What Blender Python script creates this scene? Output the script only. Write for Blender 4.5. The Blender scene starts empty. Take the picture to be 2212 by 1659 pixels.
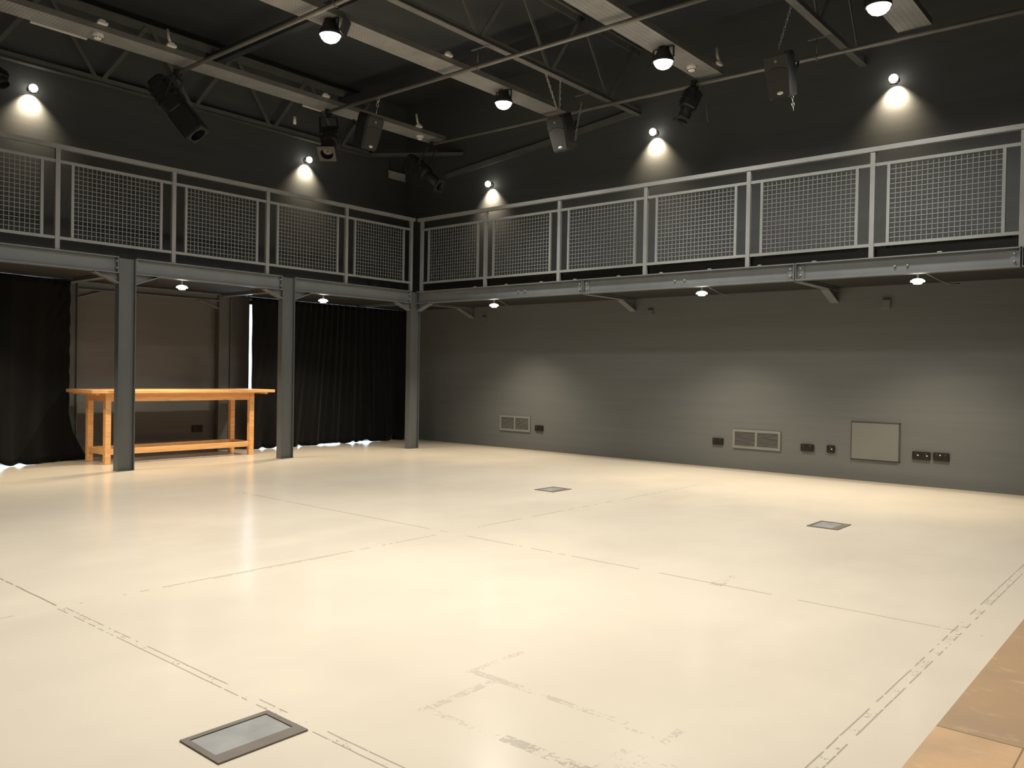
import bpy, math, random
from mathutils import Vector, Matrix
random.seed(7)
PI = math.pi
S = bpy.context.scene
COL = S.collection

# ------------------------------------------------------------------ camera
CAM = Vector((9.602, -8.944, 1.2))
R_ = Vector((0.76181514, 0.64757082, 0.01702155))
U_ = Vector((-0.02084171, -0.00176088, 0.99978124))
F_ = Vector((-0.64745912, 0.76200324, -0.01215502))
cd = bpy.data.cameras.new('camera'); cam = bpy.data.objects.new('camera', cd); COL.objects.link(cam)
cd.sensor_fit = 'HORIZONTAL'; cd.sensor_width = 36.0; cd.lens = 36.0 * 1788.373 / 2212.0
cd.clip_start = 0.05; cd.clip_end = 200
m = Matrix((R_, U_, -F_)).transposed().to_4x4(); m.translation = CAM
cam.matrix_world = m
S.camera = cam

# ------------------------------------------------------------------ world, colour
w = bpy.data.worlds.new('daylight'); S.world = w; w.use_nodes = True
bg = w.node_tree.nodes['Background']
bg.inputs[0].default_value = (0.62, 0.82, 1.0, 1); bg.inputs[1].default_value = 6.0
S.view_settings.view_transform = 'Standard'; S.view_settings.look = 'None'
S.view_settings.gamma = 1.0; S.view_settings.use_curve_mapping = False
S.view_settings.exposure = 0.0
S.cycles.max_bounces = 8; S.cycles.diffuse_bounces = 5; S.cycles.glossy_bounces = 4
S.cycles.sample_clamp_indirect = 4.0
S.cycles.caustics_reflective = False; S.cycles.caustics_refractive = False
S.cycles.use_denoising = True

# lamp settings (each lamp's light is made in its own builder below)
FLOOD_W, SPILL_W = 334.0, 84.0   # ceiling floodlights: main beam, wide spill
DOWN_W = 225.0         # downlights under the gallery
WALL_W = 80.0          # wall spotlights
WARM = (1.0, 0.935, 0.84)
WARMER = (1.0, 0.83, 0.60)

# ------------------------------------------------------------------ node helpers
class X:
    """a shader value; + - * etc. make Math nodes"""
    def __init__(s, nt, v): s.nt, s.v = nt, v
    def op(s, o, b=None, c=None):
        n = s.nt.nodes.new('ShaderNodeMath'); n.operation = o
        for i, q in enumerate((s, b, c)):
            if q is None: continue
            if isinstance(q, X): q = q.v
            if isinstance(q, (int, float)): n.inputs[i].default_value = q
            else: s.nt.links.new(q, n.inputs[i])
        return X(s.nt, n.outputs[0])
    def __add__(s, b): return s.op('ADD', b)
    def __sub__(s, b): return s.op('SUBTRACT', b)
    def __mul__(s, b): return s.op('MULTIPLY', b)
    def __truediv__(s, b): return s.op('DIVIDE', b)
    def abs(s): return s.op('ABSOLUTE')
    def lt(s, b): return s.op('LESS_THAN', b)
    def gt(s, b): return s.op('GREATER_THAN', b)
    def max(s, b): return s.op('MAXIMUM', b)
    def frac(s): return s.op('FRACT')

class Mat:
    def __init__(s, name, col=(.5, .5, .5), rough=.6, metal=0.0, spec=.5):
        s.m = bpy.data.materials.new(name); s.m.use_nodes = True
        s.nt = s.m.node_tree; s.b = s.nt.nodes['Principled BSDF']
        s.b.inputs['Base Color'].default_value = (*col, 1); s.b.inputs['Roughness'].default_value = rough
        s.b.inputs['Metallic'].default_value = metal; s.b.inputs['Specular IOR Level'].default_value = spec
        s.col = col; s._co = None
    def co(s):
        if s._co is None:
            t = s.nt.nodes.new('ShaderNodeTexCoord'); s._co = t.outputs['Object']
            sp = s.nt.nodes.new('ShaderNodeSeparateXYZ'); s.nt.links.new(s._co, sp.inputs[0])
            s.x, s.y, s.z = [X(s.nt, o) for o in sp.outputs]
        return s._co
    def noise(s, scale=1, stretch=(1, 1, 1), detail=3, off=(0, 0, 0), rough=.55):
        s.co(); mp = s.nt.nodes.new('ShaderNodeMapping'); mp.inputs['Scale'].default_value = stretch
        mp.inputs['Location'].default_value = off
        s.nt.links.new(s._co, mp.inputs[0]); n = s.nt.nodes.new('ShaderNodeTexNoise')
        n.inputs['Scale'].default_value = scale; n.inputs['Detail'].default_value = detail
        n.inputs['Roughness'].default_value = rough
        s.nt.links.new(mp.outputs[0], n.inputs['Vector']); return X(s.nt, n.outputs['Fac'])
    def mix(s, fac, a, b):
        n = s.nt.nodes.new('ShaderNodeMix'); n.data_type = 'RGBA'; n.clamp_factor = True
        if isinstance(fac, X): s.nt.links.new(fac.v, n.inputs[0])
        else: n.inputs[0].default_value = fac
        for i, q in ((6, a), (7, b)):
            if isinstance(q, tuple): n.inputs[i].default_value = (*q, 1)
            else: s.nt.links.new(q, n.inputs[i])
        return n.outputs[2]
    def setcol(s, sock): s.nt.links.new(sock, s.b.inputs['Base Color'])
    def setrough(s, x): s.nt.links.new(x.v, s.b.inputs['Roughness'])
    def vary(s, amount=.15, scale=3, stretch=(1, 1, 1), detail=4):
        n = s.noise(scale, stretch, detail)
        lo = tuple(c * (1 - amount) for c in s.col); hi = tuple(min(1, c * (1 + amount)) for c in s.col)
        s.setcol(s.mix((n - .3) * 2.5, lo, hi)); return s
    def bump(s, h, strength=.2, dist=.01):
        n = s.nt.nodes.new('ShaderNodeBump'); n.inputs['Strength'].default_value = strength
        n.inputs['Distance'].default_value = dist; s.nt.links.new(h.v, n.inputs['Height'])
        s.nt.links.new(n.outputs[0], s.b.inputs['Normal']); return s

def emit(name, col, strength):
    q = Mat(name, (.8, .8, .8)); q.b.inputs['Emission Color'].default_value = (*col, 1)
    q.b.inputs['Emission Strength'].default_value = strength; return q.m

# ------------------------------------------------------------------ materials
# painted concrete floor with worn saw-cut joints and tape scuffs
fm = Mat('floor_paint', (.80, .76, .665), .21, 0, .42); fm.co()
big = fm.noise(.55, (1, 1, 1), 4, (3, 1, 0)); fine = fm.noise(2.2, (1, 1.6, 1), 3, (0, 0, 0), .5)
cloud = fm.noise(1.3, (1.0, .6, 1), 3, (9, 4, 0))
cA = fm.mix((big - .33) * 2.4, (0.555, 0.502, 0.413), (0.634, 0.577, 0.481))
cB = fm.mix((cloud - .47) * 2.4, cA, (0.666, 0.604, 0.495))
cB = fm.mix((fine - .55) * .8, cB, (0.571, 0.513, 0.417))
gate1 = fm.noise(1.7, (1, 1, 1), 2, (5, 2, 0)); gate2 = fm.noise(11, (1, 1, 1), 3, (1, 7, 0)); speck = fm.noise(60, (1, 1, 1), 3, (0, 3, 0), .7)
wob = (fm.noise(6, (1, 1, 1), 2, (2, 8, 0)) - .5) * .012
def rng(v, lo, hi): return v.gt(lo) * v.lt(hi)
mask = None
def addm(q):
    global mask
    mask = q if mask is None else mask.max(q)
def joint(axis, p, lo, hi, w=.0045, thr=.47):
    v, u = (fm.x, fm.y) if axis == 'x' else (fm.y, fm.x)
    addm((v - p + wob).abs().lt(w) * rng(u, lo, hi) * (gate1 * .5 + gate2 * .5).gt(thr))
def djoint(axis, p, lo, hi, half=.019):
    v, u = (fm.x, fm.y) if axis == 'x' else (fm.y, fm.x)
    d = (v - p + wob * .4).abs()
    addm((d - half).abs().lt(.0032) * rng(u, lo, hi) * (gate1 * .4 + gate2 * .6).gt(.46) * .85)
    addm(d.lt(half) * rng(u, lo, hi) * gate2.gt(.55) * speck.gt(.56) * .8)
joint('x', 5.235, -11, -.6, .0045, .475); joint('x', 5.255, -7.2, -5.5, .003, .55)
joint('y', -4.505, 2.2, 7.75, .005, .46); joint('y', -4.515, 7.9, 9.0, .004, .43)
joint('y', -7.258, 1, 5.3, .005, .45); joint('y', -2.75, 2.9, 3.6, .003, .45)
djoint('y', -7.258, 5.22, 9, .017); djoint('x', 8.683, -12, -1.2, .02)
def scuff(x0, y0, x1, y1, w, thr, k):
    a, b = min(x0, x1) - w, max(x0, x1) + w; c, d = min(y0, y1) - w, max(y0, y1) + w
    addm(rng(fm.x + wob, a, b) * rng(fm.y + wob, c, d) * (speck * .6 + gate2 * .4).gt(thr) * k)
for q in ((7.35, -6.505, 7.62, -6.505, .022, .50, .34), (7.62, -6.51, 8.06, -6.51, .018, .50, .38), (7.345, -6.5, 7.345, -6.2, .018, .52, .34),
          (7.48, -6.9, 7.48, -6.52, .02, .49, .34), (7.48, -6.89, 7.85, -6.89, .018, .53, .3), (7.86, -6.88, 8.3, -6.88, .026, .49, .55),
          (8.05, -6.54, 8.24, -6.54, .01, .53, .3), (8.24, -6.55, 8.25, -6.43, .01, .5, .36), (8.2, -6.86, 8.5, -6.7, .03, .55, .3),
          (7.39, -4.5, 7.42, -4.25, .012, .53, .4), (7.40, -4.52, 7.44, -4.46, .02, .49, .6)):
    scuff(*q)
addm(speck.gt(.735) * gate2.gt(.53) * .7)
fm.setcol(fm.mix(mask * .8, cB, (.22, .195, .165)))
M_floor = fm.m

bm_ = Mat('floor_boarding', (.50, .36, .23), .5, 0, .3); bm_.co()
n1 = bm_.noise(2.2, (1, 1, 1), 5); n2 = bm_.noise(7, (1, 2, 1), 4, (4, 4, 0))
tone = bm_.mix(bm_.y.lt(-5.785), (.34, .23, .135), (.50, .33, .185))
tone = bm_.mix((n1 - .48) * 2.4, tone, (.27, .20, .135)); tone = bm_.mix((n2 - .58) * 3, tone, (.55, .42, .29))
jt = (bm_.y + 5.785).abs().lt(.004).max((bm_.x - 9.147).abs().lt(.003) * bm_.y.lt(-5.785))
bm_.setcol(bm_.mix(jt * .7, tone, (.10, .075, .05)))
M_boards = bm_.m

wm = Mat('wall_paint', (0.140, 0.149, 0.140), .62, 0, .35)
st = wm.noise(1.0, (.7, .7, 9), 4); st2 = wm.noise(1.0, (.35, .35, 26), 3, (2, 0, 5))
c1 = wm.mix((st - .35) * 2.2, (0.104, 0.113, 0.117), (0.120, 0.127, 0.128)); c1 = wm.mix((st2 - .5) * 1.6, c1, (0.125, 0.133, 0.132))
wm.setcol(c1); wm.bump(wm.noise(40, (1, 1, 1), 3), .05, .004)
M_wall = wm.m
M_ceil = Mat('ceiling_black', (.072, .080, .090), .9).vary(.35, .8, (1, .35, 1)).m
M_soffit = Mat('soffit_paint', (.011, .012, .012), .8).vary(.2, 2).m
M_steel = Mat('steel_paint', (.138, .150, .156), .42, 0, .45).vary(.07, 5).m
M_col = Mat('steel_paint_shaded', (.088, .095, .098), .42, 0, .45).vary(.1, 4, (1, 1, .3)).m  # beam paint darkened for columns; the dimmer light on them is in the colour
M_rail = Mat('rail_paint', (.215, .225, .225), .45, 0, .45).vary(.05, 6).m
M_truss = Mat('truss_paint', (.165, .17, .168), .6).vary(.12, 4).m
M_pipe = Mat('pipe_grey', (.20, .20, .19), .4, .3).vary(.1, 6).m
tm = Mat('tray_galv', (.33, .325, .31), .5, .2); tm.co()
ux = (tm.x / .052).frac(); uy = (tm.y / .038).frac()
hole = (ux - .5).abs().lt(.27) * (uy - .5).abs().lt(.12) * (tm.noise(2.5, (1, 1, 1), 2, (4, 4, 4)) * 1.6 - .25)
tn = tm.noise(5, (1, 1, 1), 3)
tm.setcol(tm.mix(hole, tm.mix((tn - .3) * 2.2, (.28, .29, .295), (.36, .37, .375)), (.035, .034, .032)))
M_tray = tm.m
M_black = Mat('black_casing', (.017, .017, .018), .55).vary(.2, 8).m
M_blackgloss = Mat('black_plate', (.009, .008, .007), .3, 0, .35).vary(.2, 12).m
M_grille = Mat('speaker_grille', (.030, .030, .029), .7)
gn = M_grille.noise(160, (1, 1, 1), 1); M_grille.bump(gn, .5, .003); M_grille = M_grille.vary(.4, 200).m
M_horn = Mat('speaker_horn', (.040, .043, .044), .4).vary(.1, 8).m
cm = Mat('curtain_velvet', (.0048, .005, .0052), .9, 0, .1); cm.b.inputs['Sheen Weight'].default_value = .06
cm.vary(.35, 2.5, (1, 1, .2)); M_curtain = cm.m
pm = Mat('pine_wood', (.62, .33, .13), .45, 0, .35); pm.co()
g = pm.noise(3, (14, 1.1, 14), 5, (0, 0, 0), .6); kn = pm.noise(6, (1.0, .8, 1.0), 1, (3, 3, 3))
pc = pm.mix((g - .35) * 2.6, (.66, .345, .135), (.86, .50, .225)); pc = pm.mix((kn - .70) * 9, pc, (.22, .09, .03))
pm.setcol(pc); M_pine = pm.m
M_white = Mat('white_plastic', (.74, .73, .69), .4).vary(.04, 6).m
M_slot = Mat('dark_slot', (.03, .03, .03), .7).vary(.1, 6).m
M_vent = Mat('vent_paint', (.165, .172, .163), .5).vary(.05, 8).m
M_ventdark = Mat('vent_dark', (.012, .011, .010), .9).vary(.1, 8).m
M_panel = Mat('panel_paint', (.135, .142, .136), .5).vary(.04, 4).m
M_gap = Mat('panel_gap', (.062, .065, .062), .7).vary(.05, 6).m
M_lid = Mat('lid_zinc', (.34, .345, .335), .38, .35).vary(.18, 6).m
M_boxframe = Mat('box_frame', (.145, .125, .10), .5).vary(.12, 8).m
M_chain = Mat('chain_zinc', (.55, .54, .50), .35, .8).vary(.1, 20).m
M_bolt = Mat('bolt_paint', (.26, .26, .25), .4).vary(.1, 20).m
M_cable = Mat('cable_grey', (.10, .10, .095), .6).vary(.1, 20).m
M_badge = Mat('badge_silver', (.75, .75, .72), .35).vary(.05, 20).m
M_badgedark = Mat('badge_letter', (.10, .10, .10), .5).vary(.05, 20).m
M_lens = Mat('lamp_lens', (.012, .012, .012), .12, 0, .6).vary(.1, 5).m
M_foil = Mat('clear_acrylic', (.80, .78, .74), .18, 0).vary(.6, 30).m
M_wframe = Mat('window_frame', (.06, .06, .06), .5).vary(.1, 8).m
gl = Mat('window_glass', (1, 1, 1), .02); gl.b.inputs['Transmission Weight'].default_value = 1.0; gl.b.inputs['IOR'].default_value = 1.0
M_glass = gl.m
M_flood = emit('flood_lens', (1.0, .93, .80), 14.0)
M_down = emit('downlight_lens', (1.0, .92, .76), 9.0)
M_bulb = emit('wall_bulb', (1.0, .93, .78), 9.0)

# ------------------------------------------------------------------ mesh helper
class MB:
    def __init__(s): s.v, s.f, s.sm = [], [], []
    def add(s, vs, fs, smooth=False):
        o = len(s.v); s.v += [tuple(p) for p in vs]; s.f += [tuple(i + o for i in f) for f in fs]
        s.sm += [smooth] * len(fs); return s
    def box(s, a, b, M=None):
        x0, y0, z0 = a; x1, y1, z1 = b
        if x0 > x1: x0, x1 = x1, x0
        if y0 > y1: y0, y1 = y1, y0
        if z0 > z1: z0, z1 = z1, z0
        vs = [Vector(p) for p in ((x0, y0, z0), (x1, y0, z0), (x1, y1, z0), (x0, y1, z0), (x0, y0, z1), (x1, y0, z1), (x1, y1, z1), (x0, y1, z1))]
        if M: vs = [M @ p for p in vs]
        return s.add(vs, [(0, 3, 2, 1), (4, 5, 6, 7), (0, 1, 5, 4), (1, 2, 6, 5), (2, 3, 7, 6), (3, 0, 4, 7)])
    def bbox(s, a, b, r=.006, M=None):
        """box with chamfered edges"""
        x0, y0, z0 = a; x1, y1, z1 = b; vs = []
        for ix, sx in ((x0, 1), (x1, -1)):
            for iy, sy in ((y0, 1), (y1, -1)):
                for iz, sz in ((z0, 1), (z1, -1)):
                    vs += [Vector((ix, iy + sy * r, iz + sz * r)), Vector((ix + sx * r, iy, iz + sz * r)), Vector((ix + sx * r, iy + sy * r, iz))]
        idx = lambda x, y, z, k: (x * 4 + y * 2 + z) * 3 + k
        fs = []
        for x in (0, 1):
            q = [idx(x, 0, 0, 0), idx(x, 1, 0, 0), idx(x, 1, 1, 0), idx(x, 0, 1, 0)]; fs.append(q if x else q[::-1])
        for y in (0, 1):
            q = [idx(0, y, 0, 1), idx(1, y, 0, 1), idx(1, y, 1, 1), idx(0, y, 1, 1)]; fs.append(q[::-1] if y else q)
        for z in (0, 1):
            q = [idx(0, 0, z, 2), idx(1, 0, z, 2), idx(1, 1, z, 2), idx(0, 1, z, 2)]; fs.append(q if z else q[::-1])
        for a_ in (0, 1):
            for b_ in (0, 1):
                e = a_ ^ b_
                q = [idx(a_, b_, 0, 0), idx(a_, b_, 0, 1), idx(a_, b_, 1, 1), idx(a_, b_, 1, 0)]; fs.append(q[::-1] if e else q)
                q = [idx(a_, 0, b_, 2), idx(a_, 0, b_, 0), idx(a_, 1, b_, 0), idx(a_, 1, b_, 2)]; fs.append(q[::-1] if e else q)
                q = [idx(0, a_, b_, 1), idx(0, a_, b_, 2), idx(1, a_, b_, 2), idx(1, a_, b_, 1)]; fs.append(q[::-1] if e else q)
                for c_ in (0, 1):
                    q = [idx(a_, b_, c_, 0), idx(a_, b_, c_, 2), idx(a_, b_, c_, 1)]; fs.append(q[::-1] if (a_ + b_ + c_) % 2 else q)
        if M: vs = [M @ p for p in vs]
        return s.add(vs, fs)
    def prism(s, pts, d, M=None):
        """extrude polygon pts (3D) along vector d"""
        pts = [Vector(p) for p in pts]; d = Vector(d); n = len(pts)
        vs = pts + [p + d for p in pts]
        if M: vs = [M @ p for p in vs]
        return s.add(vs, [tuple(range(n))[::-1], tuple(range(n, 2 * n))] + [(i, (i + 1) % n, n + (i + 1) % n, n + i) for i in range(n)])
    def bar(s, p, q, w, h=None, up=(0, 0, 1)):
        h = h or w; p, q, up = Vector(p), Vector(q), Vector(up); d = (q - p).normalized()
        if abs(d.dot(up)) > .98: up = Vector((0, 1, 0))
        a = d.cross(up).normalized(); b = a.cross(d)
        c = [a * sx * w / 2 + b * sz * h / 2 for sx, sz in ((-1, -1), (1, -1), (1, 1), (-1, 1))]
        return s.add([p + k for k in c] + [q + k for k in c], [(0, 1, 2, 3), (7, 6, 5, 4)] + [(i, 4 + i, 4 + (i + 1) % 4, (i + 1) % 4) for i in range(4)])
    def tube(s, pts, r, n=10, closed=False):
        pts = [Vector(p) for p in pts]; k = len(pts); ring = []
        ref = Vector((0, 0, 1))
        for i, p in enumerate(pts):
            if closed: d = pts[(i + 1) % k] - pts[i - 1]
            else: d = pts[min(i + 1, k - 1)] - pts[max(i - 1, 0)]
            d.normalize()
            if abs(d.dot(ref)) > .95: ref = Vector((1, 0, 0)) if abs(d.x) < .9 else Vector((0, 1, 0))
            a = d.cross(ref).normalized(); b = a.cross(d).normalized(); ref = b
            ring += [p + a * math.cos(2 * PI * j / n) * r + b * math.sin(2 * PI * j / n) * r for j in range(n)]
        fs = []
        for i in range(k if closed else k - 1):
            i2 = (i + 1) % k
            fs += [(i * n + j, i2 * n + j, i2 * n + (j + 1) % n, i * n + (j + 1) % n) for j in range(n)]
        s.add(ring, fs, True)
        if not closed:
            o = len(s.v) - len(ring)
            s.f += [tuple(o + j for j in range(n)), tuple(o + (k - 1) * n + j for j in range(n))[::-1]]; s.sm += [False, False]
        return s
    def lathe(s, prof, n=24, M=None):
        """prof: list of (r, z) about local Z"""
        vs, fs = [], []; k = len(prof)
        for i in range(n):
            a = 2 * PI * i / n
            vs += [Vector((r * math.cos(a), r * math.sin(a), z)) for r, z in prof]
        for i in range(n):
            j = (i + 1) % n
            for q in range(k - 1): fs.append((i * k + q, j * k + q, j * k + q + 1, i * k + q + 1))
        if M: vs = [M @ p for p in vs]
        return s.add(vs, fs, True)
    def sphere(s, c, r, n=16, sz=1.0):
        c = Vector(c); prof = [(r * math.sin(PI * i / 10), r * sz * math.cos(PI * i / 10)) for i in range(11)]
        return s.lathe(prof, n, Matrix.Translation(c))
    def build(s, name, mat, parent=None, origin=None, weld=False):
        o = Vector(origin) if origin is not None else Vector((0, 0, 0))
        me = bpy.data.meshes.new(name); me.from_pydata([tuple(Vector(v) - o) for v in s.v], [], s.f); me.update()
        for p, q in zip(me.polygons, s.sm): p.use_smooth = q
        me.materials.append(mat)
        ob = bpy.data.objects.new(name, me); COL.objects.link(ob)
        if parent is not None: ob.parent = parent
        if origin is not None: ob.location = o
        return ob

def tag(o, label, cat, group=None):
    o['label'] = label; o['category'] = cat
    if group: o['group'] = group
    return o
def thing(name, label, cat, loc=(0, 0, 0), group=None, rot=None):
    o = bpy.data.objects.new(name, None); COL.objects.link(o); o.location = loc; o.empty_display_size = .1
    if rot is not None: o.rotation_euler = rot
    return tag(o, label, cat, group)
def struct(o): o['kind'] = 'structure'; return o
def lift(o, lo):          # move a mesh's origin without moving the mesh
    return o
def spot(name, loc, rot_to, power, col, size, blend, radius, parent=None):
    L = bpy.data.lights.new(name, 'SPOT'); L.energy = power; L.color = col; L.spot_size = size; L.spot_blend = blend
    L.shadow_soft_size = radius
    o = bpy.data.objects.new(name, L); COL.objects.link(o); o.location = loc
    o.rotation_euler = Vector(rot_to).to_track_quat('-Z', 'Y').to_euler()
    if parent is not None: o.parent = parent
    return o

# ------------------------------------------------------------------ the room
XW, YW = -1.72, 1.271          # inner faces of the far walls
XE, YS, ZC = 12.6, -12.2, 6.0
ZD = 2.47                      # gallery floor level
struct(MB().box((XW, YS, -.15), (8.885, YW, 0)).build('floor', M_floor))
struct(MB().box((8.885, YS, -.15), (XE, YW, 0)).build('floor_boards', M_boards))
struct(MB().box((XW - .3, YS - .3, ZC), (XE + .3, YW + .3, ZC + .2)).build('ceiling', M_ceil))
struct(MB().box((XW - .3, YW, -.15), (XE + .3, YW + .3, ZC)).build('wall_right', M_wall))
struct(MB().box((XE, YS - .3, -.15), (XE + .3, YW, ZC)).build('wall_east', M_wall))
struct(MB().box((XW - .3, YS - .3, -.15), (XE, YS, ZC)).build('wall_rear', M_wall))
W1 = (-1.87, 1.05); W2 = (-7.4, -4.75); WH = 2.272      # window openings (y range), head height
wl = MB()
for a, b in ((YS, W2[0]), (W2[1], W1[0]), (W1[1], YW)): wl.box((XW - .3, a, -.15), (XW, b, ZC))
for a, b in (W1, W2): wl.box((XW - .3, a, WH), (XW, b, ZC)); wl.box((XW - .3, a, -.15), (XW, b, 0))
struct(wl.build('wall_left', M_wall))
for k, (a, b) in enumerate((W1, W2)):
    wf = MB(); n = 3
    for i in range(n + 1):
        y = a + (b - a) * i / n; y0 = min(max(y - .03, a), b - .06)
        wf.box((XW - .2, y0, 0.0), (XW - .13, y0 + .06, WH))
    for z in (0.0, WH - .06): wf.box((XW - .2, a, z), (XW - .13, b, z + .05 + .01 * (z > 0)))
    f = struct(wf.build('window_%d' % (k + 1), M_wframe))
    MB().box((XW - .17, a + .01, .02), (XW - .16, b - .01, WH - .02)).build('pane', M_glass, f)
# gallery floor (dark underside) runs along both walls
struct(MB().box((XW, YS, 2.31), (-.11, YW, 2.45)).build('floor_gallery_left', M_soffit))
struct(MB().box((-.11, .11, 2.31), (XE, YW, 2.45)).build('floor_gallery_right', M_soffit))
struct(MB().box((.10, .085, 2.475), (XE, .105, 2.60)).build('trim_1', M_blackgloss))   # black toe board behind the railing

# ------------------------------------------------------------------ steel frame
def column(name, x1, yc, z0, z1, label, group, patch=None):
    """I-section standing with its web facing the room; flanges to either side"""
    t = thing(name, label, 'column', (x1 - .05, yc, z0), group)
    L = Vector((-(x1 - .05), -yc, -z0))
    b = MB(); sh = lambda p: tuple(Vector(p) + L)
    b.box(sh((x1 - .1, yc - .1, z0)), sh((x1, yc - .088, z1))); b.box(sh((x1 - .1, yc + .088, z0)), sh((x1, yc + .1, z1)))
    b.box(sh((x1 - .046, yc - .088, z0)), sh((x1 - .030, yc + .088, z1)))
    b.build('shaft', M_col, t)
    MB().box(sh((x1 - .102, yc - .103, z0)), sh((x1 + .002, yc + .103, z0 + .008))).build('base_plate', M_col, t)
    return t
YC = (-4.53, -2.345, -.01)
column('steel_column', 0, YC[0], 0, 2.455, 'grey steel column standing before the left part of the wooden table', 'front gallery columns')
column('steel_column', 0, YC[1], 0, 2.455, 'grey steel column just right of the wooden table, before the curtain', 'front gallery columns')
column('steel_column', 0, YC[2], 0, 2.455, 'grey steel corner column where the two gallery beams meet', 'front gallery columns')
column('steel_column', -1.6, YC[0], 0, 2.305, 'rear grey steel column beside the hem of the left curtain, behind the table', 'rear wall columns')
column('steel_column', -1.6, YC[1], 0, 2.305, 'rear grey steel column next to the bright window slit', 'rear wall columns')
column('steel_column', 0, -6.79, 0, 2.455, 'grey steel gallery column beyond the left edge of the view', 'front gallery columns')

def ibeam(b, axis, a0, a1, c, z0=2.28, z1=2.47, wdt=.1, tf=.012, tw=.01):
    """I-beam along axis from a0 to a1, centred on c in the other direction"""
    def bx(u0, u1, v0, v1, za, zb):
        if axis == 'y': b.box((v0, u0, za), (v1, u1, zb))
        else: b.box((u0, v0, za), (u1, v1, zb))
    bx(a0, a1, c - wdt / 2, c + wdt / 2, z0, z0 + tf); bx(a0, a1, c - wdt / 2, c + wdt / 2, z1 - tf, z1)
    bx(a0, a1, c - tw / 2, c + tw / 2, z0 + tf, z1 - tf)
    return b
def haunch(axis, a, sgn, c, length, drop, zt=2.28, wdt=.1):
    """tapered bracket under a beam: a is the deep end, it thins towards a + sgn*length"""
    b = MB(); P = lambda u, v, z: (v, u, z) if axis == 'y' else (u, v, z)
    e = a + sgn * length
    d = (0, .01, 0) if axis != 'y' else (.01, 0, 0)
    b.prism([P(a, c - .005, zt), P(e, c - .005, zt), P(a, c - .005, zt - drop)], d)
    d = (0, wdt, 0) if axis != 'y' else (wdt, 0, 0)
    b.prism([P(a, c - wdt / 2, zt - drop), P(e, c - wdt / 2, zt - .001), P(e, c - wdt / 2, zt - .013), P(a, c - wdt / 2, zt - drop - .014)], d)
    return b
def bolt_row(parent, pts, ax):
    for p in pts:
        b = MB(); M = Matrix.Translation(Vector(p)) @ Vector(ax).to_track_quat('Z', 'Y').to_matrix().to_4x4()
        b.lathe([(0, .016), (.011, .016), (.012, .0), (.012, -.002)], 6, M); b.build('bolt', M_bolt, parent)
YL = [(-6.69, -4.63, 'left-edge bay above the left black curtain'), (-4.43, -2.445, 'bay above the wooden table'), (-2.245, -.11, 'bay above the middle black curtain')]
for i, (a, b_, d) in enumerate(YL):
    t = thing('steel_beam', 'grey steel gallery beam over the ' + d, 'beam', group='table-side gallery beams')
    ibeam(MB(), 'y', a, b_, -.05).build('girder', M_steel, t)
    for e, sg in ((a, 1), (b_, -1)):
        haunch('y', e, sg, -.05, .27, .105).build('haunch', M_steel, t)
        MB().box((-.095, e, 2.292), (-.005, e + sg * .012, 2.458)).build('end_plate', M_steel, t)
        bolt_row(t, [(-.022, e + sg * .012, z) for z in (2.34, 2.42)], (0, sg, 0))
XR = [(.0, 3.183), (3.197, 6.043), (6.057, 8.19), (8.204, 11.2)]
RD = ['from the corner column to the first bolted joint', 'between the two bolted joints in the middle', 'at the right, past the second bolted joint', 'beyond the right edge of the view']
for (a, b_), d in zip(XR, RD):
    t = thing('steel_beam', 'long grey steel gallery beam ' + d, 'beam', group='beams of the right gallery')
    ibeam(MB(), 'x', a, b_, .05).build('girder', M_steel, t)
    for e, sg in ((a, 1), (b_, -1)):
        if e < 1: continue
        MB().box((e + sg * .012, .035, 2.296), (e + sg * .085, .045, 2.44)).build('splice_plate', M_steel, t)
        bolt_row(t, [(e + sg * .05, .035, z) for z in (2.335, 2.41)], (0, -1, 0))
        MB().box((e, .003, 2.292), (e + sg * .006, .045, 2.458)).build('end_plate', M_steel, t)
    if a == 0: haunch('x', .02, 1, .05, .25, .105).build('haunch', M_steel, t)
    for x in (1.24, 1.85, 2.49, 3.06, 3.75, 4.37, 5.02, 5.64, 6.26, 7.50):
        if a < x < b_: MB().bbox((x - .022, .002, 2.47), (x + .022, .03, 2.482), .003).build('clip', M_bolt, t)
    for x in (2.06, 2.18, 4.55, 4.68, 7.08, 7.20):
        if a < x < b_: bolt_row(t, [(x, .045, 2.368)], (0, -1, 0))
# cross beams tying the front beams to the walls
for x, d in ((.02, 'next to the corner column'), (3.19, 'under the first bolted joint'), (6.05, 'under the second bolted joint')):
    t = thing('wall_bracket_beam', 'grey cross beam with drooping bracket on the right wall ' + d, 'bracket', group='cross beams under the right gallery')
    ibeam(MB(), 'y', .105, YW, x, 2.272, 2.305, .1).build('cross_beam', M_steel, t)
    haunch('y', YW, -1, x, .34, .13, 2.272).build('haunch', M_steel, t)
for y, d in ((YC[0], 'behind the column before the table'), (YC[1], 'behind the column right of the table'), (YC[2], 'behind the corner column')):
    t = thing('cross_beam', 'grey cross beam under the table-side gallery ' + d, 'beam', group='cross beams under the table-side gallery')
    xe = -1.6 if y < -1 else XW
    ibeam(MB(), 'x', xe, -.105, y, 2.272, 2.305, .1).build('girder', M_steel, t)
    MB().box((xe, y - .05, 2.262), (xe + .012, y + .05, 2.305)).build('end_plate', M_steel, t)
t = thing('steel_beam', 'rear steel beam on the wall high above the wooden table', 'beam')
ibeam(MB(), 'y', -4.43, -2.445, -1.65, 2.20, 2.305, .1).build('girder', M_steel, t)
for e, sg in ((-4.43, 1), (-2.445, -1)): haunch('y', e, sg, -1.65, .3, .10, 2.20).build('haunch', M_steel, t)

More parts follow.
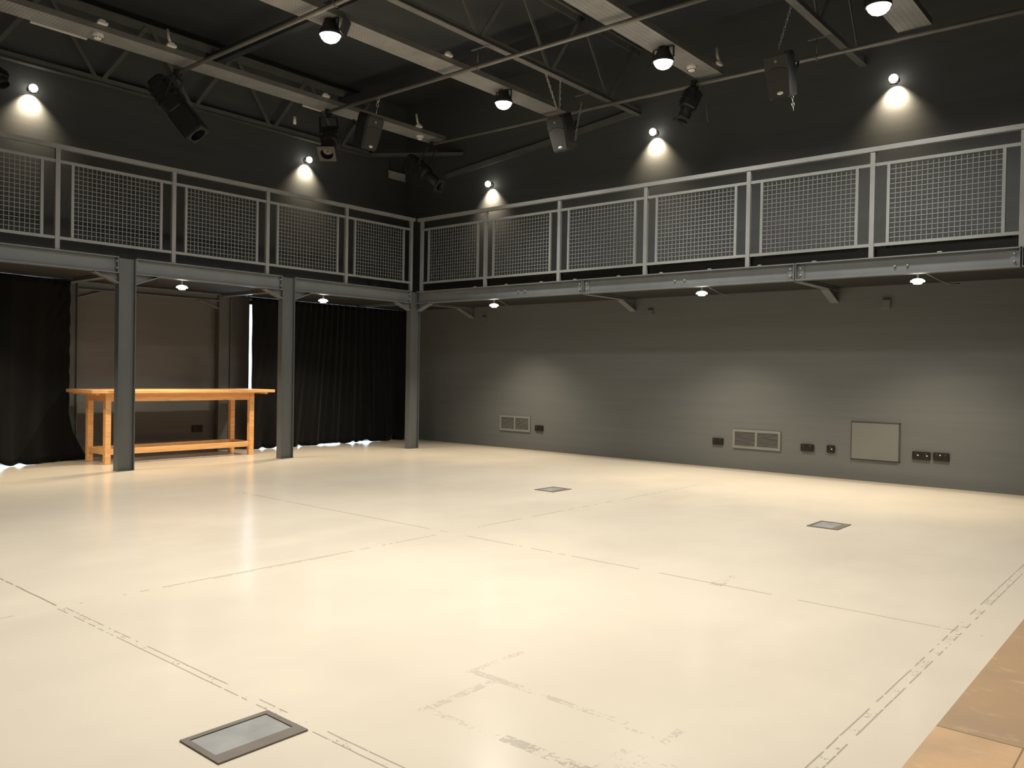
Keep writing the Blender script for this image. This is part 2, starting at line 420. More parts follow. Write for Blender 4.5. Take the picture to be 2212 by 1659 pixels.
# ------------------------------------------------------------------ railings
def railing(axis, posts, c, label, ends):
    t = thing('gallery_railing', label, 'railing')
    P = lambda u, v, z: (v, u, z) if axis == 'y' else (u, v, z)
    def bx(b, u0, u1, v0, v1, z0, z1): return b.box(P(u0, v0, z0), P(u1, v1, z1))
    bx(MB(), ends[0], ends[1], c - .03, c + .03, 3.567, 3.615).build('handrail', M_rail, t)
    for p in posts:
        bx(MB(), p - .024, p + .024, c - .02, c + .02, ZD, 3.567).build('post', M_rail, t)
    for p, q in zip(posts[:-1], posts[1:]):
        a, b_ = p + .024, q - .024; f = MB()
        for z in (2.585, 3.415): bx(f, a, b_, c - .014, c + .014, z, z + .032)
        ia, ib = a + .118, b_ - .118
        for u in (ia, ib - .03): bx(f, u, u + .03, c - .014, c + .014, 2.617, 3.415)
        fr = f.build('panel_frame', M_rail, t)
        wr = MB(); n = round((ib - ia - .06) / .05); r = .0027
        u0, u1 = ia + .03, ib - .03
        for i in range(1, n): u = u0 + (u1 - u0) * i / n; bx(wr, u - r, u + r, c - r, c + r, 2.617, 3.415)
        for i in range(1, 16): z = 2.617 + .798 * i / 16; bx(wr, u0, u1, c - 2.6 * r, c - .9 * r, z - r, z + r)
        wr.build('wire_mesh', M_rail, fr)
    return t
railing('y', [-7.88, -6.58, -5.285, -3.965, -2.665, -1.355, -.085], -.05, 'grey railing with wire mesh panels along the gallery above table and curtains', (-8.4, -.02))
railing('x', [.07, 1.42, 2.77, 4.125, 5.485, 6.845, 8.195, 9.55, 10.9], .04, 'grey railing with wire mesh panels along the right-hand gallery', (-.02, 11.3))

# ------------------------------------------------------------------ curtains
def curtain(y0, y1, xc, zt, amp, label, flare=0.0, seed=1, bend=0.0):
    rnd = random.Random(seed); n = int((y1 - y0) / .012); rows = 26
    ph = [rnd.uniform(0, 6.28) for _ in range(5)]; vs, fs = [], []
    hemz = [0.0] * (n + 1)
    hump = [(y0 + (y1 - y0) * rnd.random(), rnd.uniform(.04, .08), rnd.uniform(.012, .034)) for _ in range(int((y1 - y0) * 5))]
    for i in range(n + 1):
        y = y0 + (y1 - y0) * i / n
        hemz[i] = .002 + sum(h * math.exp(-((y - c) / s_) ** 2) for c, s_, h in hump)
    for j in range(rows + 1):
        tt = j / rows
        for i in range(n + 1):
            y = y0 + (y1 - y0) * i / n; z = zt + (hemz[i] - zt) * tt
            k = 55 * (1 - .22 * tt)
            fold = math.sin(y * k + ph[0] + 1.3 * math.sin(y * 4.1 + ph[1])) * (.6 + .4 * math.sin(y * 2.3 + ph[2]))
            fold2 = math.sin(y * 17 + ph[3] + tt * .6) * .8 * tt
            x = xc + bend * max(0, min(1, (y - y1 + .75) / .6)) + amp * (.65 * fold * (1 - .35 * tt) + fold2)
            yy = y + (flare * max(0, (tt - .72) / .28) ** 1.8 * (i / n) ** 8)
            vs.append((x, yy, z))
    for j in range(rows):
        for i in range(n):
            a = j * (n + 1) + i; fs.append((a, a + 1, a + n + 2, a + n + 1))
    t = thing('stage_curtain', label, 'curtain', group='black drapes over the windows')
    b = MB(); b.add(vs, fs, True); o = b.build('drape', M_curtain, t)
    md = o.modifiers.new('thick', 'SOLIDIFY'); md.thickness = .006; md.offset = 0
    return t
curtain(-2.045, 1.22, -1.37, 2.28, .028, 'black drape between the wooden table and the corner column', 0, 3)
curtain(-7.4, -4.575, -1.25, 2.28, .03, 'black drape at the left edge, left of the wooden table', .26, 5, -.225)
for y0, y1, x, d in ((-2.1, 1.26, -1.37, 'middle'), (-7.5, -4.64, -1.25, 'left')):
    tag(MB().box((x - .015, y0, 2.283), (x + .015, y1, 2.309)).build('curtain_track', M_black), 'slim black track holding the %s black drape under the gallery' % d, 'curtain track', 'curtain tracks')

# ------------------------------------------------------------------ wooden table
t = thing('work_table', 'long orange pine table with stretcher rails behind the front column', 'table', (-1.04, -3.41, 0))
o = (-1.04, -3.41, 0)
def tb(name, a, b_, r=.004):
    q = MB().bbox(tuple(Vector(a) - Vector(o)), tuple(Vector(b_) - Vector(o)), r); return q.build(name, M_pine, t)
tb('tabletop', (-1.42, -4.64, .878), (-.665, -2.10, .918))
for x in (-1.32, -.82):
    for y in (-4.44, -2.45): tb('leg', (x, y, 0), (x + .07, y + .07, .878))
for x in (-1.312, -.80): tb('apron', (x, -4.37, .775), (x + .04, -2.45, .878))
for y in (-4.43, -2.43): tb('apron', (-1.25, y, .775), (-.82, y + .04, .878))
for x in (-1.31, -.80): tb('stretcher', (x, -4.37, .115), (x + .04, -2.45, .185))
for y in (-4.425, -2.435): tb('stretcher', (-1.25, y, .115), (-.82, y + .04, .185))
for y in (-4.58, -2.24): tb('batten', (-1.38, y, .855), (-.70, y + .045, .878), .002)

# ------------------------------------------------------------------ fittings on the right wall
def vent(x0, x1, z0, z1, label):
    t = thing('air_vent', label, 'vent', (0, 0, 0), 'louvred wall vents')
    y = YW
    MB().box((x0 + .02, y - .004, z0 + .02), (x1 - .02, y - .001, z1 - .02)).build('backing', M_ventdark, t)
    f = MB(); e = .032; xm = (x0 + x1) / 2
    f.box((x0, y - .018, z0), (x1, y, z0 + e)); f.box((x0, y - .018, z1 - e), (x1, y, z1))
    f.box((x0, y - .018, z0 + e), (x0 + e, y, z1 - e)); f.box((x1 - e, y - .018, z0 + e), (x1, y, z1 - e))
    f.box((xm - .014, y - .018, z0 + e), (xm + .014, y, z1 - e)); f.build('frame', M_vent, t)
    for a, b_ in ((x0 + e, xm - .014), (xm + .014, x1 - e)):
        s = MB(); n = 11
        for i in range(n):
            z = z0 + e + (z1 - z0 - 2 * e) * (i + .5) / n
            s.prism([(a, y - .014, z - .005), (a, y - .004, z + .000), (a, y - .004, z + .003), (a, y - .014, z - .001)], (b_ - a, 0, 0))
        s.build('louvre', M_vent, t)
vent(.685, 1.325, .278, .525, 'grey louvred air vent low on the right wall near the corner column')
vent(4.765, 5.415, .278, .525, 'grey louvred air vent low on the right wall between two black sockets')
def socket(xc, zc, w, h, label, lights=(), double=True):
    t = thing('wall_socket', label, 'socket', (xc, YW, zc), 'black wall sockets')
    MB().bbox((-w / 2, -.028, -h / 2), (w / 2, 0, h / 2), .004).build('faceplate', M_blackgloss, t)
    for sx in ((-1, 1) if double else (0,)):
        MB().bbox((sx * w * .27 - .012, -.034, h * .12), (sx * w * .27 + .012, -.028, h * .38), .002).build('rocker_switch', M_black, t)
        s = MB()
        for dx, dz, a, b_ in ((0, -.004, .004, .012), (-.013, -.024, .010, .005), (.013, -.024, .010, .005)):
            s.box((sx * w * .27 + dx - a / 2, -.0295, dz - b_ / 2), (sx * w * .27 + dx + a / 2, -.0275, dz + b_ / 2))
        s.build('pin_hole', M_slot, t)
    for lx, lz in lights:
        MB().lathe([(0, .006), (.006, .005), (.008, 0)], 12, Matrix.Translation((lx, -.028, lz)) @ Matrix.Rotation(PI / 2, 4, 'X')).build('indicator', M_badge, t)
socket(1.508, .353, .155, .086, 'black double socket right of the air vent nearest the corner column')
socket(4.558, .347, .15, .086, 'black double socket left of the vent in the middle of the right wall')
socket(5.757, .348, .158, .086, 'black double socket right of the middle air vent')
socket(6.047, .351, .092, .086, 'small square black socket left of the square wall panel', [(.015, .0)], False)
socket(7.067, .348, .19, .088, 'wide black outlet plate right of the square wall panel', [(-.033, .004), (.062, .002)])
socket(7.273, .350, .165, .088, 'rightmost black outlet plate low on the right wall', [(-.01, .018)])
t = thing('access_panel', 'square grey access panel low on the right wall', 'panel', (6.56, YW, .475))
MB().bbox((-.265, -.03, -.215), (.265, -.004, .215), .004).build('door', M_panel, t)
f = MB()
for a, b_ in (((-.275, -.006, .215), (.275, 0, .23)), ((-.275, -.006, -.228), (.275, 0, -.215)), ((-.28, -.006, -.228), (-.265, 0, .23)), ((.265, -.006, -.228), (.28, 0, .23))): f.box(a, b_)
f.build('frame', M_gap, t)
for xc, zc, w_, h_, d in ((6.65, 2.09, .10, .10, 'the second bracket, largest of the row'), (3.48, 2.10, .085, .075, 'the first bracket, middle of the row'), (.31, 2.10, .085, .075, 'the corner, farthest of the row')):
    t = thing('junction_box', 'small grey box high on the right wall near ' + d, 'box', (xc, YW, zc), 'boxes under the right gallery')
    MB().bbox((-w_ / 2, -.03, -h_ / 2), (w_ / 2, 0, h_ / 2), .005).build('casing', M_wall, t)
    MB().box((-w_ / 2, -.032, h_ / 2), (w_ / 2, 0, h_ / 2 + .004)).build('lid', M_vent, t)
t = thing('wall_socket', 'black socket on the wall beneath the wooden table', 'socket', (XW, -2.71, .325), 'black wall sockets')
MB().bbox((0, -.08, -.046), (.026, .08, .046), .004).build('faceplate', M_blackgloss, t)
for sy in (-1, 1): MB().bbox((.026, sy * .042 - .012, .01), (.031, sy * .042 + .012, .032), .002).build('rocker_switch', M_black, t)

# ------------------------------------------------------------------ floor boxes
def floor_box(x0, x1, y0, y1, label):
    t = thing('floor_box', label, 'floor box', ((x0 + x1) / 2, (y0 + y1) / 2, 0), 'service boxes set in the floor')
    w, h = (x1 - x0) / 2, (y1 - y0) / 2; f = MB(); z = .006
    li, lb = .022, .055
    f.box((-w, -h, 0), (-w + li, h, z)); f.box((w - lb, -h, 0), (w, h, z)); f.box((-w + li, -h, 0), (w - lb, -h + li, z)); f.box((-w + li, h - li, 0), (w - lb, h, z))
    f.build('frame', M_boxframe, t)
    MB().box((-w + li, -h + li, 0), (w - lb, h - li, .0025)).build('lid', M_lid, t)
floor_box(7.09, 7.325, -7.607, -7.282, 'grey-lidded floor box in the foreground, largest in view')
floor_box(4.235, 4.48, -2.24, -1.922, 'grey-lidded floor box farthest away, in the middle of the floor')
floor_box(7.085, 7.335, -2.245, -1.918, 'grey-lidded floor box on the right, in front of the square wall panel')

# ------------------------------------------------------------------ roof steelwork
def truss(x, y0, y1, ph, label, zb=4.93):
    t = thing('roof_truss', label, 'truss', group='roof trusses')
    w = .085
    b = MB(); b.box((x - w / 2, y0, zb), (x + w / 2, y1, zb + .012)); b.box((x - .006, y0, zb + .012), (x + .006, y1, zb + .10)); b.build('bottom_chord', M_truss, t)
    b = MB(); b.box((x - w / 2, y0, 5.86), (x + w / 2, y1, 5.872)); b.box((x - .006, y0, 5.77), (x + .006, y1, 5.86)); b.build('top_chord', M_truss, t)
    y = ph
    while y > y0 + .6: y -= 1.3
    while y < y1 - .05:
        for s in (-1, 1):
            a, e = (x + .012, y + s * .04, zb + .06), (x + .012, y + s * .62, 5.83)
            if y0 < e[1] < y1: MB().bar(a, e, .05, .012, (1, 0, 0)).build('web_strut', M_truss, t)
        y += 1.3
truss(-1.6, -9.0, .32, -1.6, 'roof truss along the left wall above the table-side gallery', 4.895)
truss(3.22, -9.0, YW, -.82, 'roof truss crossing the middle of the ceiling to the right wall')
truss(6.33, -9.0, YW, -1.5, 'roof truss at the upper right beside the rightmost speaker')
tag(MB().bar((-1.64, .33, 4.93), (-.24, YW, 4.93), .085, .05).build('corner_brace', M_truss), 'dark steel brace spanning the far upper corner of the ceiling', 'brace')
b = MB()
pts = [(-.62, YW - .03, 4.60), (.58, YW - .03, 4.715), (1.5, YW - .03, 4.80), (2.95, YW - .03, 4.96), (3.22, YW - .03, 4.99)]
for p, q in zip(pts[:-1], pts[1:]): b.bar(p, q, .05, .085)
tag(b.build('wall_brace', M_truss), 'sloping steel brace along the upper right wall left of the middle truss', 'brace')
for y, d in ((-5.4, 'nearest'), (-2.6, 'middle'), (-.2, 'farthest')):
    tag(MB().box((-1.7, y - .05, 5.60), (12.5, y + .05, 5.76)).build('roof_purlin', M_ceil), 'dark roof purlin under the black ceiling, %s of the row' % d, 'purlin', 'roof purlins')

# cable trays
for x0, d in ((.105, 'nearest the table-side gallery'), (2.42, 'left of the middle truss'), (4.745, 'right of the middle truss'), (7.02, 'at the upper right corner')):
    b = MB(); y0, y1 = -9.0, .17; wd = .325; t = thing('cable_tray', 'wide perforated grey cable tray %s' % d, 'cable tray', group='perforated cable trays')
    b.box((x0, y0, 4.80), (x0 + wd, y1, 4.803)); b.build('perforated_base', M_tray, t)
    b = MB(); b.box((x0, y0, 4.803), (x0 + .003, y1, 4.865)); b.box((x0 + wd - .003, y0, 4.803), (x0 + wd, y1, 4.865))
    b.build('side_flange', M_pipe, t)
# lighting bars
def pipe(y, xa, xb, dz, label, rods):
    t = thing('lighting_bar', label, 'pipe', group='horizontal lighting bars')
    MB().tube([(xa, y, 4.72 + dz[0]), (xb, y + dz[2], 4.72 + dz[1])], .0245, 16).build('tube', M_pipe, t)
    for x in rods:
        yy = y + dz[2] * (x - xa) / (xb - xa)
        MB().tube([(x, yy, 4.74), (x, yy, 4.93)], .007, 8).build('hanger_rod', M_pipe, t)
        b = MB(); b.box((x - .10, yy - .014, 4.923), (x + .16, yy + .014, 4.93)); b.build('beam_clamp', M_pipe, t)
        b = MB(); b.tube([(x, yy + .032 * math.cos(a), 4.722 + .032 * math.sin(a)) for a in [i * PI / 6 for i in range(12)]], .008, 6, True); b.build('pipe_clamp', M_pipe, t)
pipe(-4.02, -.35, 4.6, (0, 0, .03), 'grey lighting bar nearest the camera, above the long black lantern', (3.10,))
pipe(-1.99, .28, 5.95, (0, 0, .06), 'grey lighting bar in the middle, ending above the square-front lantern', (3.07,))
pipe(-.02, .30, 11.5, (0, 0, .26), 'longest grey lighting bar, running above the right gallery railing', (3.09, 6.2))

# ------------------------------------------------------------------ lamps
def flood(x, y, label, barn=False, group='bright ceiling floodlights', k=1.0):
    t = thing('floodlight', label, 'lamp', (x, y, 4.65), group)
    b = MB(); b.lathe([(.03, .145), (.06, .14), (.075, .09), (.108, .03), (.118, -.018), (.112, -.020), (.100, .02)], 28); b.build('reflector', M_black, t)
    MB().lathe([(0, -.092), (.035, -.088), (.068, -.072), (.092, -.046), (.104, -.012), (.106, .01)], 28).build('lens', M_flood, t)
    b = MB(); b.bar((-.125, 0, .02), (-.125, 0, .135), .02, .005); b.bar((.125, 0, .02), (.125, 0, .135), .02, .005); b.bar((-.125, 0, .138), (.125, 0, .138), .02, .005)
    b.build('bracket', M_black, t)
    if barn:
        M1 = Matrix.Translation((.12, .06, -.01)) @ Matrix.Rotation(.6, 4, 'Z') @ Matrix.Rotation(.35, 4, 'Y')
        MB().box((0, -.10, -.004), (.006, .10, .16), M1).build('barn_door', M_black, t)
    spot('lamp_light', (0, 0, -.20), (0, 0, -1), FLOOD_W * k, WARM, math.radians(90), 1.0, .10, t)
    spot('spill_light', (0, 0, -.20), (0, 0, -1), SPILL_W * (.68 if x < 3 else 1.12), WARM, math.radians(166), .5, .10, t)
flood(2.62, -3.694, 'bright floodlight with black flap on the nearest lighting bar', True)
flood(2.64, -1.01, 'bright floodlight left of the middle truss, under a cable tray')
flood(4.93, -.984, 'bright floodlight right of the middle truss, beside a smoke detector')
flood(7.17, -.966, 'bright floodlight cut by the top edge at upper right')
for x in (4.93, 7.17): flood(x, -3.694, 'ceiling floodlight above the top edge of the view')
for x in (2.62, 4.93, 7.17): flood(x, -6.5, 'ceiling floodlight above the top edge of the view', k={2.62: 1.15, 4.93: 1.6, 7.17: 1.9}[x])
for y in (-4.3,): flood(9.45, y, 'ceiling floodlight above the top edge of the view', k=.9)

def downlight(x, y, label, cable=None):
    t = thing('downlight', label, 'lamp', (x, y, 2.21), 'downlights under the gallery')
    MB().lathe([(0, .1), (.05, .1), (.05, .092), (.012, .085), (.012, .03)], 20).build('canopy', M_black, t)
    MB().lathe([(.012, .03), (.045, .022), (.068, .006), (.068, -.006), (.05, -.008)], 24).build('shade_ring', M_down, t)
    MB().lathe([(0, -.026), (.038, -.026), (.044, -.018), (.04, -.008)], 24).build('bulb', M_down, t)
    if cable:
        MB().tube([(.05, .02, .09), (.12, .05, .05), (.2, .08, .0), (.27, .12, -.03), (.34, .2, -.02)], .006, 6).build('cable', M_cable, t)
    spot('lamp_light', (0, 0, -.04), (0, 0, -1), DOWN_W, WARMER, math.radians(118), .9, .035, t)
downlight(-.264, -3.733, 'small downlight under the gallery above the wooden table')
downlight(-.261, -1.587, 'small downlight under the gallery before the middle curtain')
downlight(-.264, -5.9, 'small downlight under the gallery beyond the left edge')
downlight(1.422, .24, 'small downlight under the right gallery, nearest the corner column', True)
downlight(4.853, .155, 'small downlight under the middle of the right gallery', True)
downlight(7.275, .13, 'rightmost small downlight under the right gallery, with dangling cable', True)

def wall_lamp(x, y, z, n, label):
    """spotlight on a short arm; n points from the wall into the room"""
    t = thing('wall_spotlight', label, 'lamp', (x, y, z), 'upper wall spotlights'); n = Vector(n)
    MB().lathe([(0, .012), (.04, .012), (.045, 0)], 18, Matrix.Translation(-n * .1) @ n.to_track_quat('Z', 'Y').to_matrix().to_4x4()).build('wall_plate', M_black, t)
    MB().tube([-n * .095, -n * .05 + Vector((0, 0, .05)), Vector((0, 0, .045))], .008, 8).build('arm', M_black, t)
    MB().sphere((0, 0, 0), .05).build('bulb', M_bulb, t)
    MB().lathe([(.036, -.040), (.060, -.047), (.062, -.054), (.056, -.054)], 20).build('rim', M_black, t)
    spot('lamp_light', tuple(Vector((0, 0, -.06)) - n * .02), Vector((0, 0, -1)) - n * .62, WALL_W, (1.0, .80, .55), math.radians(112), 1.0, .025, t)
wall_lamp(.415, YW - .1, 4.315, (0, -1, 0), 'glowing wall spotlight nearest the far corner on the right wall')
wall_lamp(3.518, YW - .1, 4.625, (0, -1, 0), 'glowing wall spotlight in the middle of the upper right wall')
wall_lamp(6.699, YW - .1, 4.68, (0, -1, 0), 'glowing wall spotlight at the right end of the upper right wall')
wall_lamp(XW + .1, -4.979, 4.635, (1, 0, 0), 'glowing wall spotlight at the far left of the picture')
wall_lamp(XW + .1, -.886, 4.60, (1, 0, 0), 'glowing wall spotlight beside the square-front lantern')

# ------------------------------------------------------------------ theatre lanterns
def frame_from(a, b_):
    z = (Vector(a) - Vector(b_)).normalized(); q = z.to_track_quat('Z', 'Y'); return q.to_matrix().to_4x4()
def lantern(name, top, lens, wd, label, hang, square=True, snout=.78):
    """body points from top to lens; hang = point on the bar that carries it"""
    top, lens, hang = Vector(top), Vector(lens), Vector(hang); L = (top - lens).length
    t = thing(name, label, 'stage light', top)
    Rm = frame_from(top, lens)
    b = MB(); w = wd / 2
    # rear housing: octagon-ish tapered box
    def ring(z, k, c=.3): return [Rm @ Vector((sx * k, sy * k, z)) for sx, sy in ((-1, -c), (-c, -1), (c, -1), (1, -c), (1, c), (c, 1), (-c, 1), (-1, c))]
    zs = [(0, w * .8), (-.04 * L, w), (-.55 * L, w), (-.6 * L, w * .8)]
    vs = sum([ring(z, k, .62) for z, k in zs], []); fs = [tuple(range(8))[::-1], tuple(range(24, 32))]
    for i in range(3): fs += [(i * 8 + j, i * 8 + (j + 1) % 8, i * 8 + 8 + (j + 1) % 8, i * 8 + 8 + j) for j in range(8)]
    b.add(vs, fs); b.build('housing', M_black, t)
    q = MB()
    for k in range(4): q.box((-w * 1.03, -w * 1.03, -(.1 + .09 * k) * L), (w * 1.03, w * 1.03, -(.13 + .09 * k) * L), Rm)
    q.build('cooling_fin', M_black, t)
    if snout > .9:
        q = MB()
        for sx_ in (-1, 1):
            q.box((sx_ * w * snout, -w * snout, -.58 * L), (sx_ * w * (snout - .1), w * snout, -L), Rm); q.box((-w * snout, sx_ * w * snout, -.58 * L), (w * snout, sx_ * w * (snout - .1), -L), Rm)
        q.build('barrel', M_black, t)
    else:
        MB().lathe([(w * snout, -.58 * L), (w * snout, -.97 * L), (w * (snout - .08), -.97 * L), (w * (snout - .08), -.9 * L)], 24, Rm).build('barrel', M_black, t)
    MB().lathe([(0, -.90 * L), (w * .55, -.92 * L), (w * .74, -.90 * L)], 24, Rm).build('lens', M_lens, t)
    if square:
        g = MB(); a = w * 1.02; c = w * .74
        # square gel frame with round opening
        n = 32; out, inn = [], []
        for i in range(n):
            an = 2 * PI * i / n; cx, cy = math.cos(an), math.sin(an); k = a / max(abs(cx), abs(cy))
            out.append(Rm @ Vector((cx * k, cy * k, -L))); inn.append(Rm @ Vector((cx * c, cy * c, -L)))
        back = [p + Rm.to_3x3() @ Vector((0, 0, .02)) for p in out]
        g.add(out + inn + back, [(i, (i + 1) % n, n + (i + 1) % n, n + i) for i in range(n)] + [(i, 2 * n + i, 2 * n + (i + 1) % n, (i + 1) % n) for i in range(n)])
        g.build('gel_frame', M_horn, t)
    hp = hang - top; mid = Rm @ Vector((0, 0, -.35 * L)); sx = Rm.to_3x3() @ Vector((w * 1.12, 0, 0))
    y = MB(); y.bar(mid + sx, hp + sx * .9 - Vector((0, 0, .07)), .03, .006); y.bar(mid - sx, hp - sx * .9 - Vector((0, 0, .07)), .03, .006)
    y.bar(hp + sx * .9 - Vector((0, 0, .07)), hp - sx * .9 - Vector((0, 0, .07)), .03, .006); y.build('yoke', M_black, t)
    c = MB(); c.box(hp - Vector((.02, .02, .08)), hp + Vector((.02, .02, -.02))); c.box(hp - Vector((.03, .04, .04)), hp + Vector((.03, .04, .03))); c.build('hook_clamp', M_black, t)
    return t
lantern('stage_lantern', (-.12, -4.17, 4.63), (.29, -3.846, 3.985), .25, 'long black stage lantern tilted under the nearest lighting bar, at upper left', (.12, -4.02, 4.72), True, 1.0)
lantern('stage_lantern', (.33, -1.915, 4.465), (.54, -2.16, 4.08), .225, 'black stage lantern with square front hanging left of a speaker', (.33, -1.99, 4.72), True, .9)
lantern('stage_lantern', (-.16, -.05, 4.56), (.47, .03, 4.06), .20, 'dark stage lantern slanting down in the far upper corner', (.33, -.02, 4.72))
lantern('stage_lantern', (4.73, .09, 4.66), (4.65, -.04, 4.27), .18, 'slim black stage lantern on the longest bar, beside the middle wall spotlight', (4.74, .08, 4.74))
lantern('stage_lantern', (-.80, -5.66, 4.46), (-.70, -5.60, 4.30), .16, 'black stage lantern cut by the left edge of the picture', (-.8, -5.66, 4.60), False)

# ------------------------------------------------------------------ speakers
def speaker(loc, yaw, tilt, label, w=.27, h=.44, d=.26):
    t = thing('hanging_speaker', label, 'speaker', loc, 'hanging loudspeakers')
    t.rotation_euler = (Matrix.Rotation(yaw, 4, 'Z') @ Matrix.Rotation(tilt, 4, 'X')).to_euler()
    # local: front faces -Y, top +Z; plan tapers to the back, lower half tapers a little
    def ring(z, k, c=.03):
        f = w / 2 * k; bk = w * .36 * k
        return [Vector(p) for p in ((-f, -d / 2 + c, z), (-f + c, -d / 2, z), (f - c, -d / 2, z), (f, -d / 2 + c, z), (bk, d / 2, z), (-bk, d / 2, z))]
    zs = [(-h / 2, .80), (-h / 2 + .025, .86), (0, .96), (h / 2 - .04, 1.0), (h / 2, .9)]
    vs = sum([ring(z, k) for z, k in zs], []); fs = [tuple(range(6))[::-1], tuple(range(24, 30))]
    for i in range(4): fs += [(i * 6 + j, i * 6 + (j + 1) % 6, i * 6 + 6 + (j + 1) % 6, i * 6 + 6 + j) for j in range(6)]
    MB().add(vs, fs).build('cabinet', M_black, t)
    y = -d / 2 - .004
    g = MB(); g.prism([(-w * .38, y, -h * .46), (w * .38, y, -h * .46), (w * .45, y, h * .10), (w * .15, y, h * .17), (-w * .15, y, h * .17), (-w * .45, y, h * .10)][::-1], (0, .006, 0)); g.build('grille', M_grille, t)
    MB().prism([(-w * .45, y, h * .12), (-w * .15, y, h * .19), (w * .15, y, h * .19), (w * .45, y, h * .12), (w * .46, y, h * .43), (-w * .46, y, h * .43)], (0, .006, 0)).build('horn', M_horn, t)
    MB().lathe([(0, .004), (.016, .004), (.018, 0)], 14, Matrix.Translation((0, y, h * .33)) @ Matrix.Rotation(PI / 2, 4, 'X')).build('tweeter', M_vent, t)
    Mb = Matrix.Translation((.01, y, -h * .38)) @ Matrix.Rotation(PI / 2, 4, 'X') @ Matrix.Diagonal((1, .5, 1, 1))
    bd = MB(); bd.lathe([(0, .003), (.029, .003), (.031, 0)], 20, Mb); o_ = bd.build('badge', M_badge, t)
    MB().box((-.012, y - .0042, -h * .38 - .002), (.032, y - .003, -h * .38 + .002)).build('lettering', M_badgedark, o_)
    b = MB(); b.bar((-w * .4, d / 2, .04), (-w * .4, d / 2 + .06, .10), .02, .006); b.bar((w * .4, d / 2, .04), (w * .4, d / 2 + .06, .10), .02, .006); b.bar((-w * .42, d / 2 + .06, .10), (w * .42, d / 2 + .06, .10), .03, .008)
    b.build('mounting_bracket', M_black, t)
    return t
speaker((1.12, -1.96, 4.32), math.radians(90), math.radians(20), 'black hanging speaker left of centre, between the two stage lanterns')
speaker((3.19, -.48, 4.29), 0, math.radians(22), 'black hanging speaker on a double chain in the middle of the ceiling')
speaker((6.19, -.78, 4.275), 0, math.radians(20), 'black hanging speaker nearest the upper right')
def chain(pts, label, group='speaker chains', r=.0035, pitch=.034):
    b = MB(); pts = [Vector(p) for p in pts]
    for p, q in zip(pts[:-1], pts[1:]):
        L = (q - p).length; n = max(1, int(L / pitch)); d = (q - p) / n
        u = d.normalized(); a = u.cross(Vector((1, .3, 0))).normalized(); c = u.cross(a)
        for i in range(n):
            ctr = p + d * (i + .5); e = a if i % 2 else c; hl = d.length * .62
            ring = [ctr + u * hl * math.cos(k * PI / 4) + e * .011 * math.sin(k * PI / 4) for k in range(8)]
            b.tube(ring, r, 5, True)
    return tag(b.build('speaker_chain', M_chain), label, 'chain', group)
chain([(3.19, -.85, 4.93), (3.16, -.55, 4.535)], 'zinc chain strand nearer the camera, holding the middle speaker')
chain([(3.24, -.62, 4.93), (3.17, -.53, 4.54)], 'zinc chain strand farther back, holding the middle speaker')
chain([(6.30, -.85, 4.93), (6.18, -.86, 4.52)], 'zinc chain holding the upper right speaker')
chain([(6.26, -.69, 4.085), (6.275, -.685, 3.93)], 'short loose chain dangling below the upper right speaker')
chain([(3.33, -.28, 4.70), (3.36, -.42, 4.30), (3.36, -.44, 4.18)], 'slanting safety chain at the right side of the middle speaker')
t = thing('hook_sling', 'bright steel hook and sling holding the left speaker to its bar', 'hook', (1.33, -1.97, 4.70))
MB().tube([(-.01, 0, .03), (0, 0, -.06)], .005, 6).build('wire', M_chain, t); MB().tube([(.05, .01, .02), (.005, 0, -.06)], .005, 6).build('wire', M_chain, t)
MB().tube([(.022 * math.cos(k * PI / 6), 0, -.08 + .022 * math.sin(k * PI / 6)) for k in range(12)], .005, 6, True).build('ring', M_chain, t)
MB().tube([(0, 0, -.10), (-.02, 0, -.19)], .004, 6).build('wire', M_chain, t)

# ------------------------------------------------------------------ small things on the trays
def detector(x, y, label):
    t = thing('smoke_detector', label, 'smoke detector', (x, y, 4.80), 'white smoke detectors')
    MB().lathe([(.058, 0), (.060, -.018), (.056, -.03), (.040, -.05), (.03, -.058), (0, -.06)], 28).build('casing', M_white, t)
    b = MB()
    for k in range(10):
        a = 2 * PI * k / 10; M = Matrix.Rotation(a, 4, 'Z')
        b.box((.043, -.009, -.047), (.0515, .009, -.041), M)
    b.build('vent_slot', M_slot, t)
detector(.31, -5.03, 'white smoke detector at upper left under the left cable tray')
detector(4.90, -.29, 'white smoke detector beside the bright floodlight under the third tray')
detector(.29, -.25, 'white smoke detector near the far end of the left cable tray')
def plug(x, y, z, tall, label):
    t = thing('plug_box', label, 'plug', (x, y, z), 'white plugs on the cable trays')
    MB().bbox((-.02, -.055, 0), (.02, .055, .032), .005).build('casing', M_white, t)
    MB().bbox((-.016, -.035, .032), (.016, .03, .05), .004).build('plug_top', M_white, t)
    if tall: MB().tube([(0, -.02, .05), (-.01, -.03, .09), (-.015, -.045, .19)], .016, 10).build('tube', M_white, t)
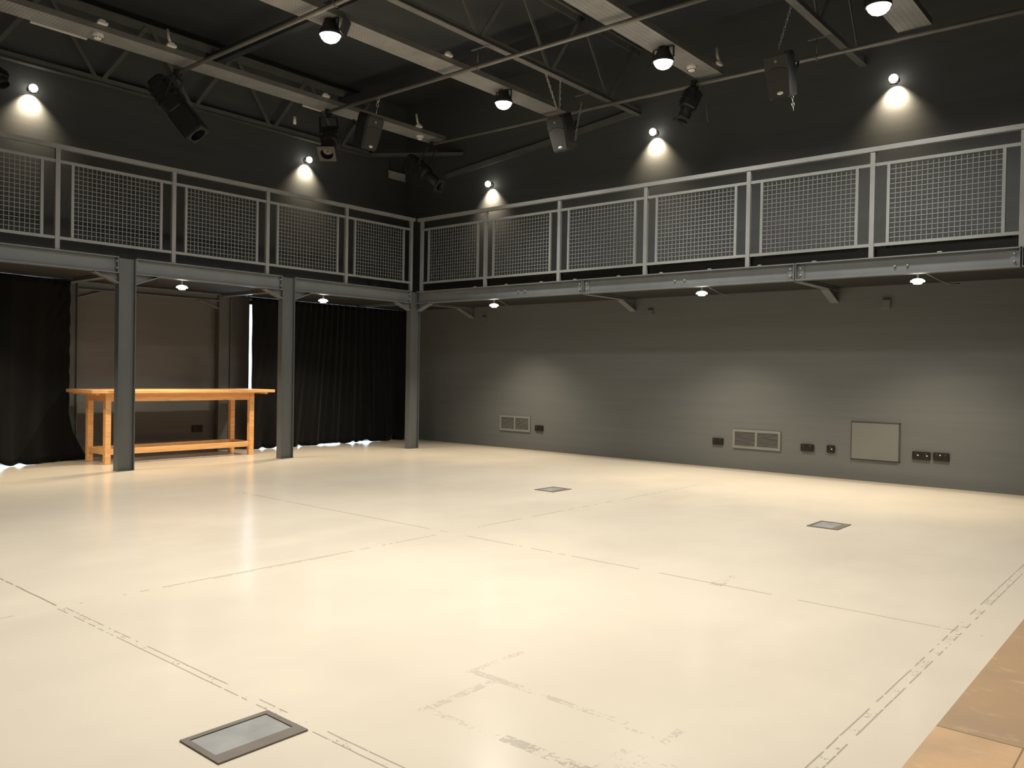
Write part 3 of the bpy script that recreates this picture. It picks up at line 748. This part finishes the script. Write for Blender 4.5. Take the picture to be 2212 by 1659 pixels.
for x, y, tall, d in ((.452, -5.04, 0, 'farthest left, above a smoke detector'), (.452, -4.27, 1, 'with upright tube, before the nearest bar'), (2.765, -2.13, 0, 'on the second tray beside the middle bar'),
                      (.452, -2.12, 0, 'on the left tray beside the middle bar'), (.452, -.42, 1, 'with upright tube, far end of left tray'), (5.09, .02, 1, 'end of the third tray by the bar')):
    plug(x, y, 4.862, tall, 'small white plug box on a tray edge, ' + d)
t = thing('plug_box', 'small white cylinder above the truss, left of the square-front lantern', 'plug', (-.02, -2.28, 4.60), 'white plugs on the cable trays')
MB().lathe([(0, .05), (.022, .05), (.022, -.05), (0, -.05)], 14).build('casing', M_white, t)
MB().tube([(0, 0, .05), (.09, .0, .14), (.14, .0, .202)], .006, 6).build('stem', M_black, t)
for a, b_, d in ((-5.62, -5.05, 'near the farthest left smoke detector'), (-2.23, -1.93, 'beside the middle lighting bar')):
    tag(MB().box((.075, a, 4.785), (.10, b_, 4.80)).build('white_conduit', M_white), 'short pale strip along the left tray edge, ' + d, 'conduit', 'pale strips by the tray')
# clear sign box in the far corner
t = thing('sign_box', 'small glossy clear sign box hanging in the far upper corner', 'sign', (XW + .06, 1.03, 4.71))
MB().bbox((-.008, -.2, -.07), (.008, .2, .07), .004).build('plate', M_foil, t)
MB().lathe([(.045, -.01), (.055, 0), (.045, .01)], 18, Matrix.Translation((.015, -.12, -.01)) @ Matrix.Rotation(PI / 2, 4, 'Y')).build('ring', M_badge, t)
MB().tube([(0, -.15, .07), (-.02, -.15, .25)], .006, 6).build('stem', M_black, t); MB().tube([(0, .15, .07), (-.02, .15, .25)], .006, 6).build('stem', M_black, t)
# loose cables
b = MB(); b.tube([(4.83, .1, 4.70), (4.88, .09, 4.55), (4.90, .09, 4.4), (4.92, .09, 4.25)], .005, 6)
tag(b.build('hanging_cable', M_cable), 'thin dark cable hanging beside the slim black lantern', 'cable', 'loose hanging cables')
b = MB(); b.tube([(2.55, .03, 4.70), (2.56, .03, 4.62), (2.53, .03, 4.57)], .006, 6)
tag(b.build('hanging_cable', M_cable), 'short cable stub hanging from the longest bar left of the middle speaker', 'cable', 'loose hanging cables')
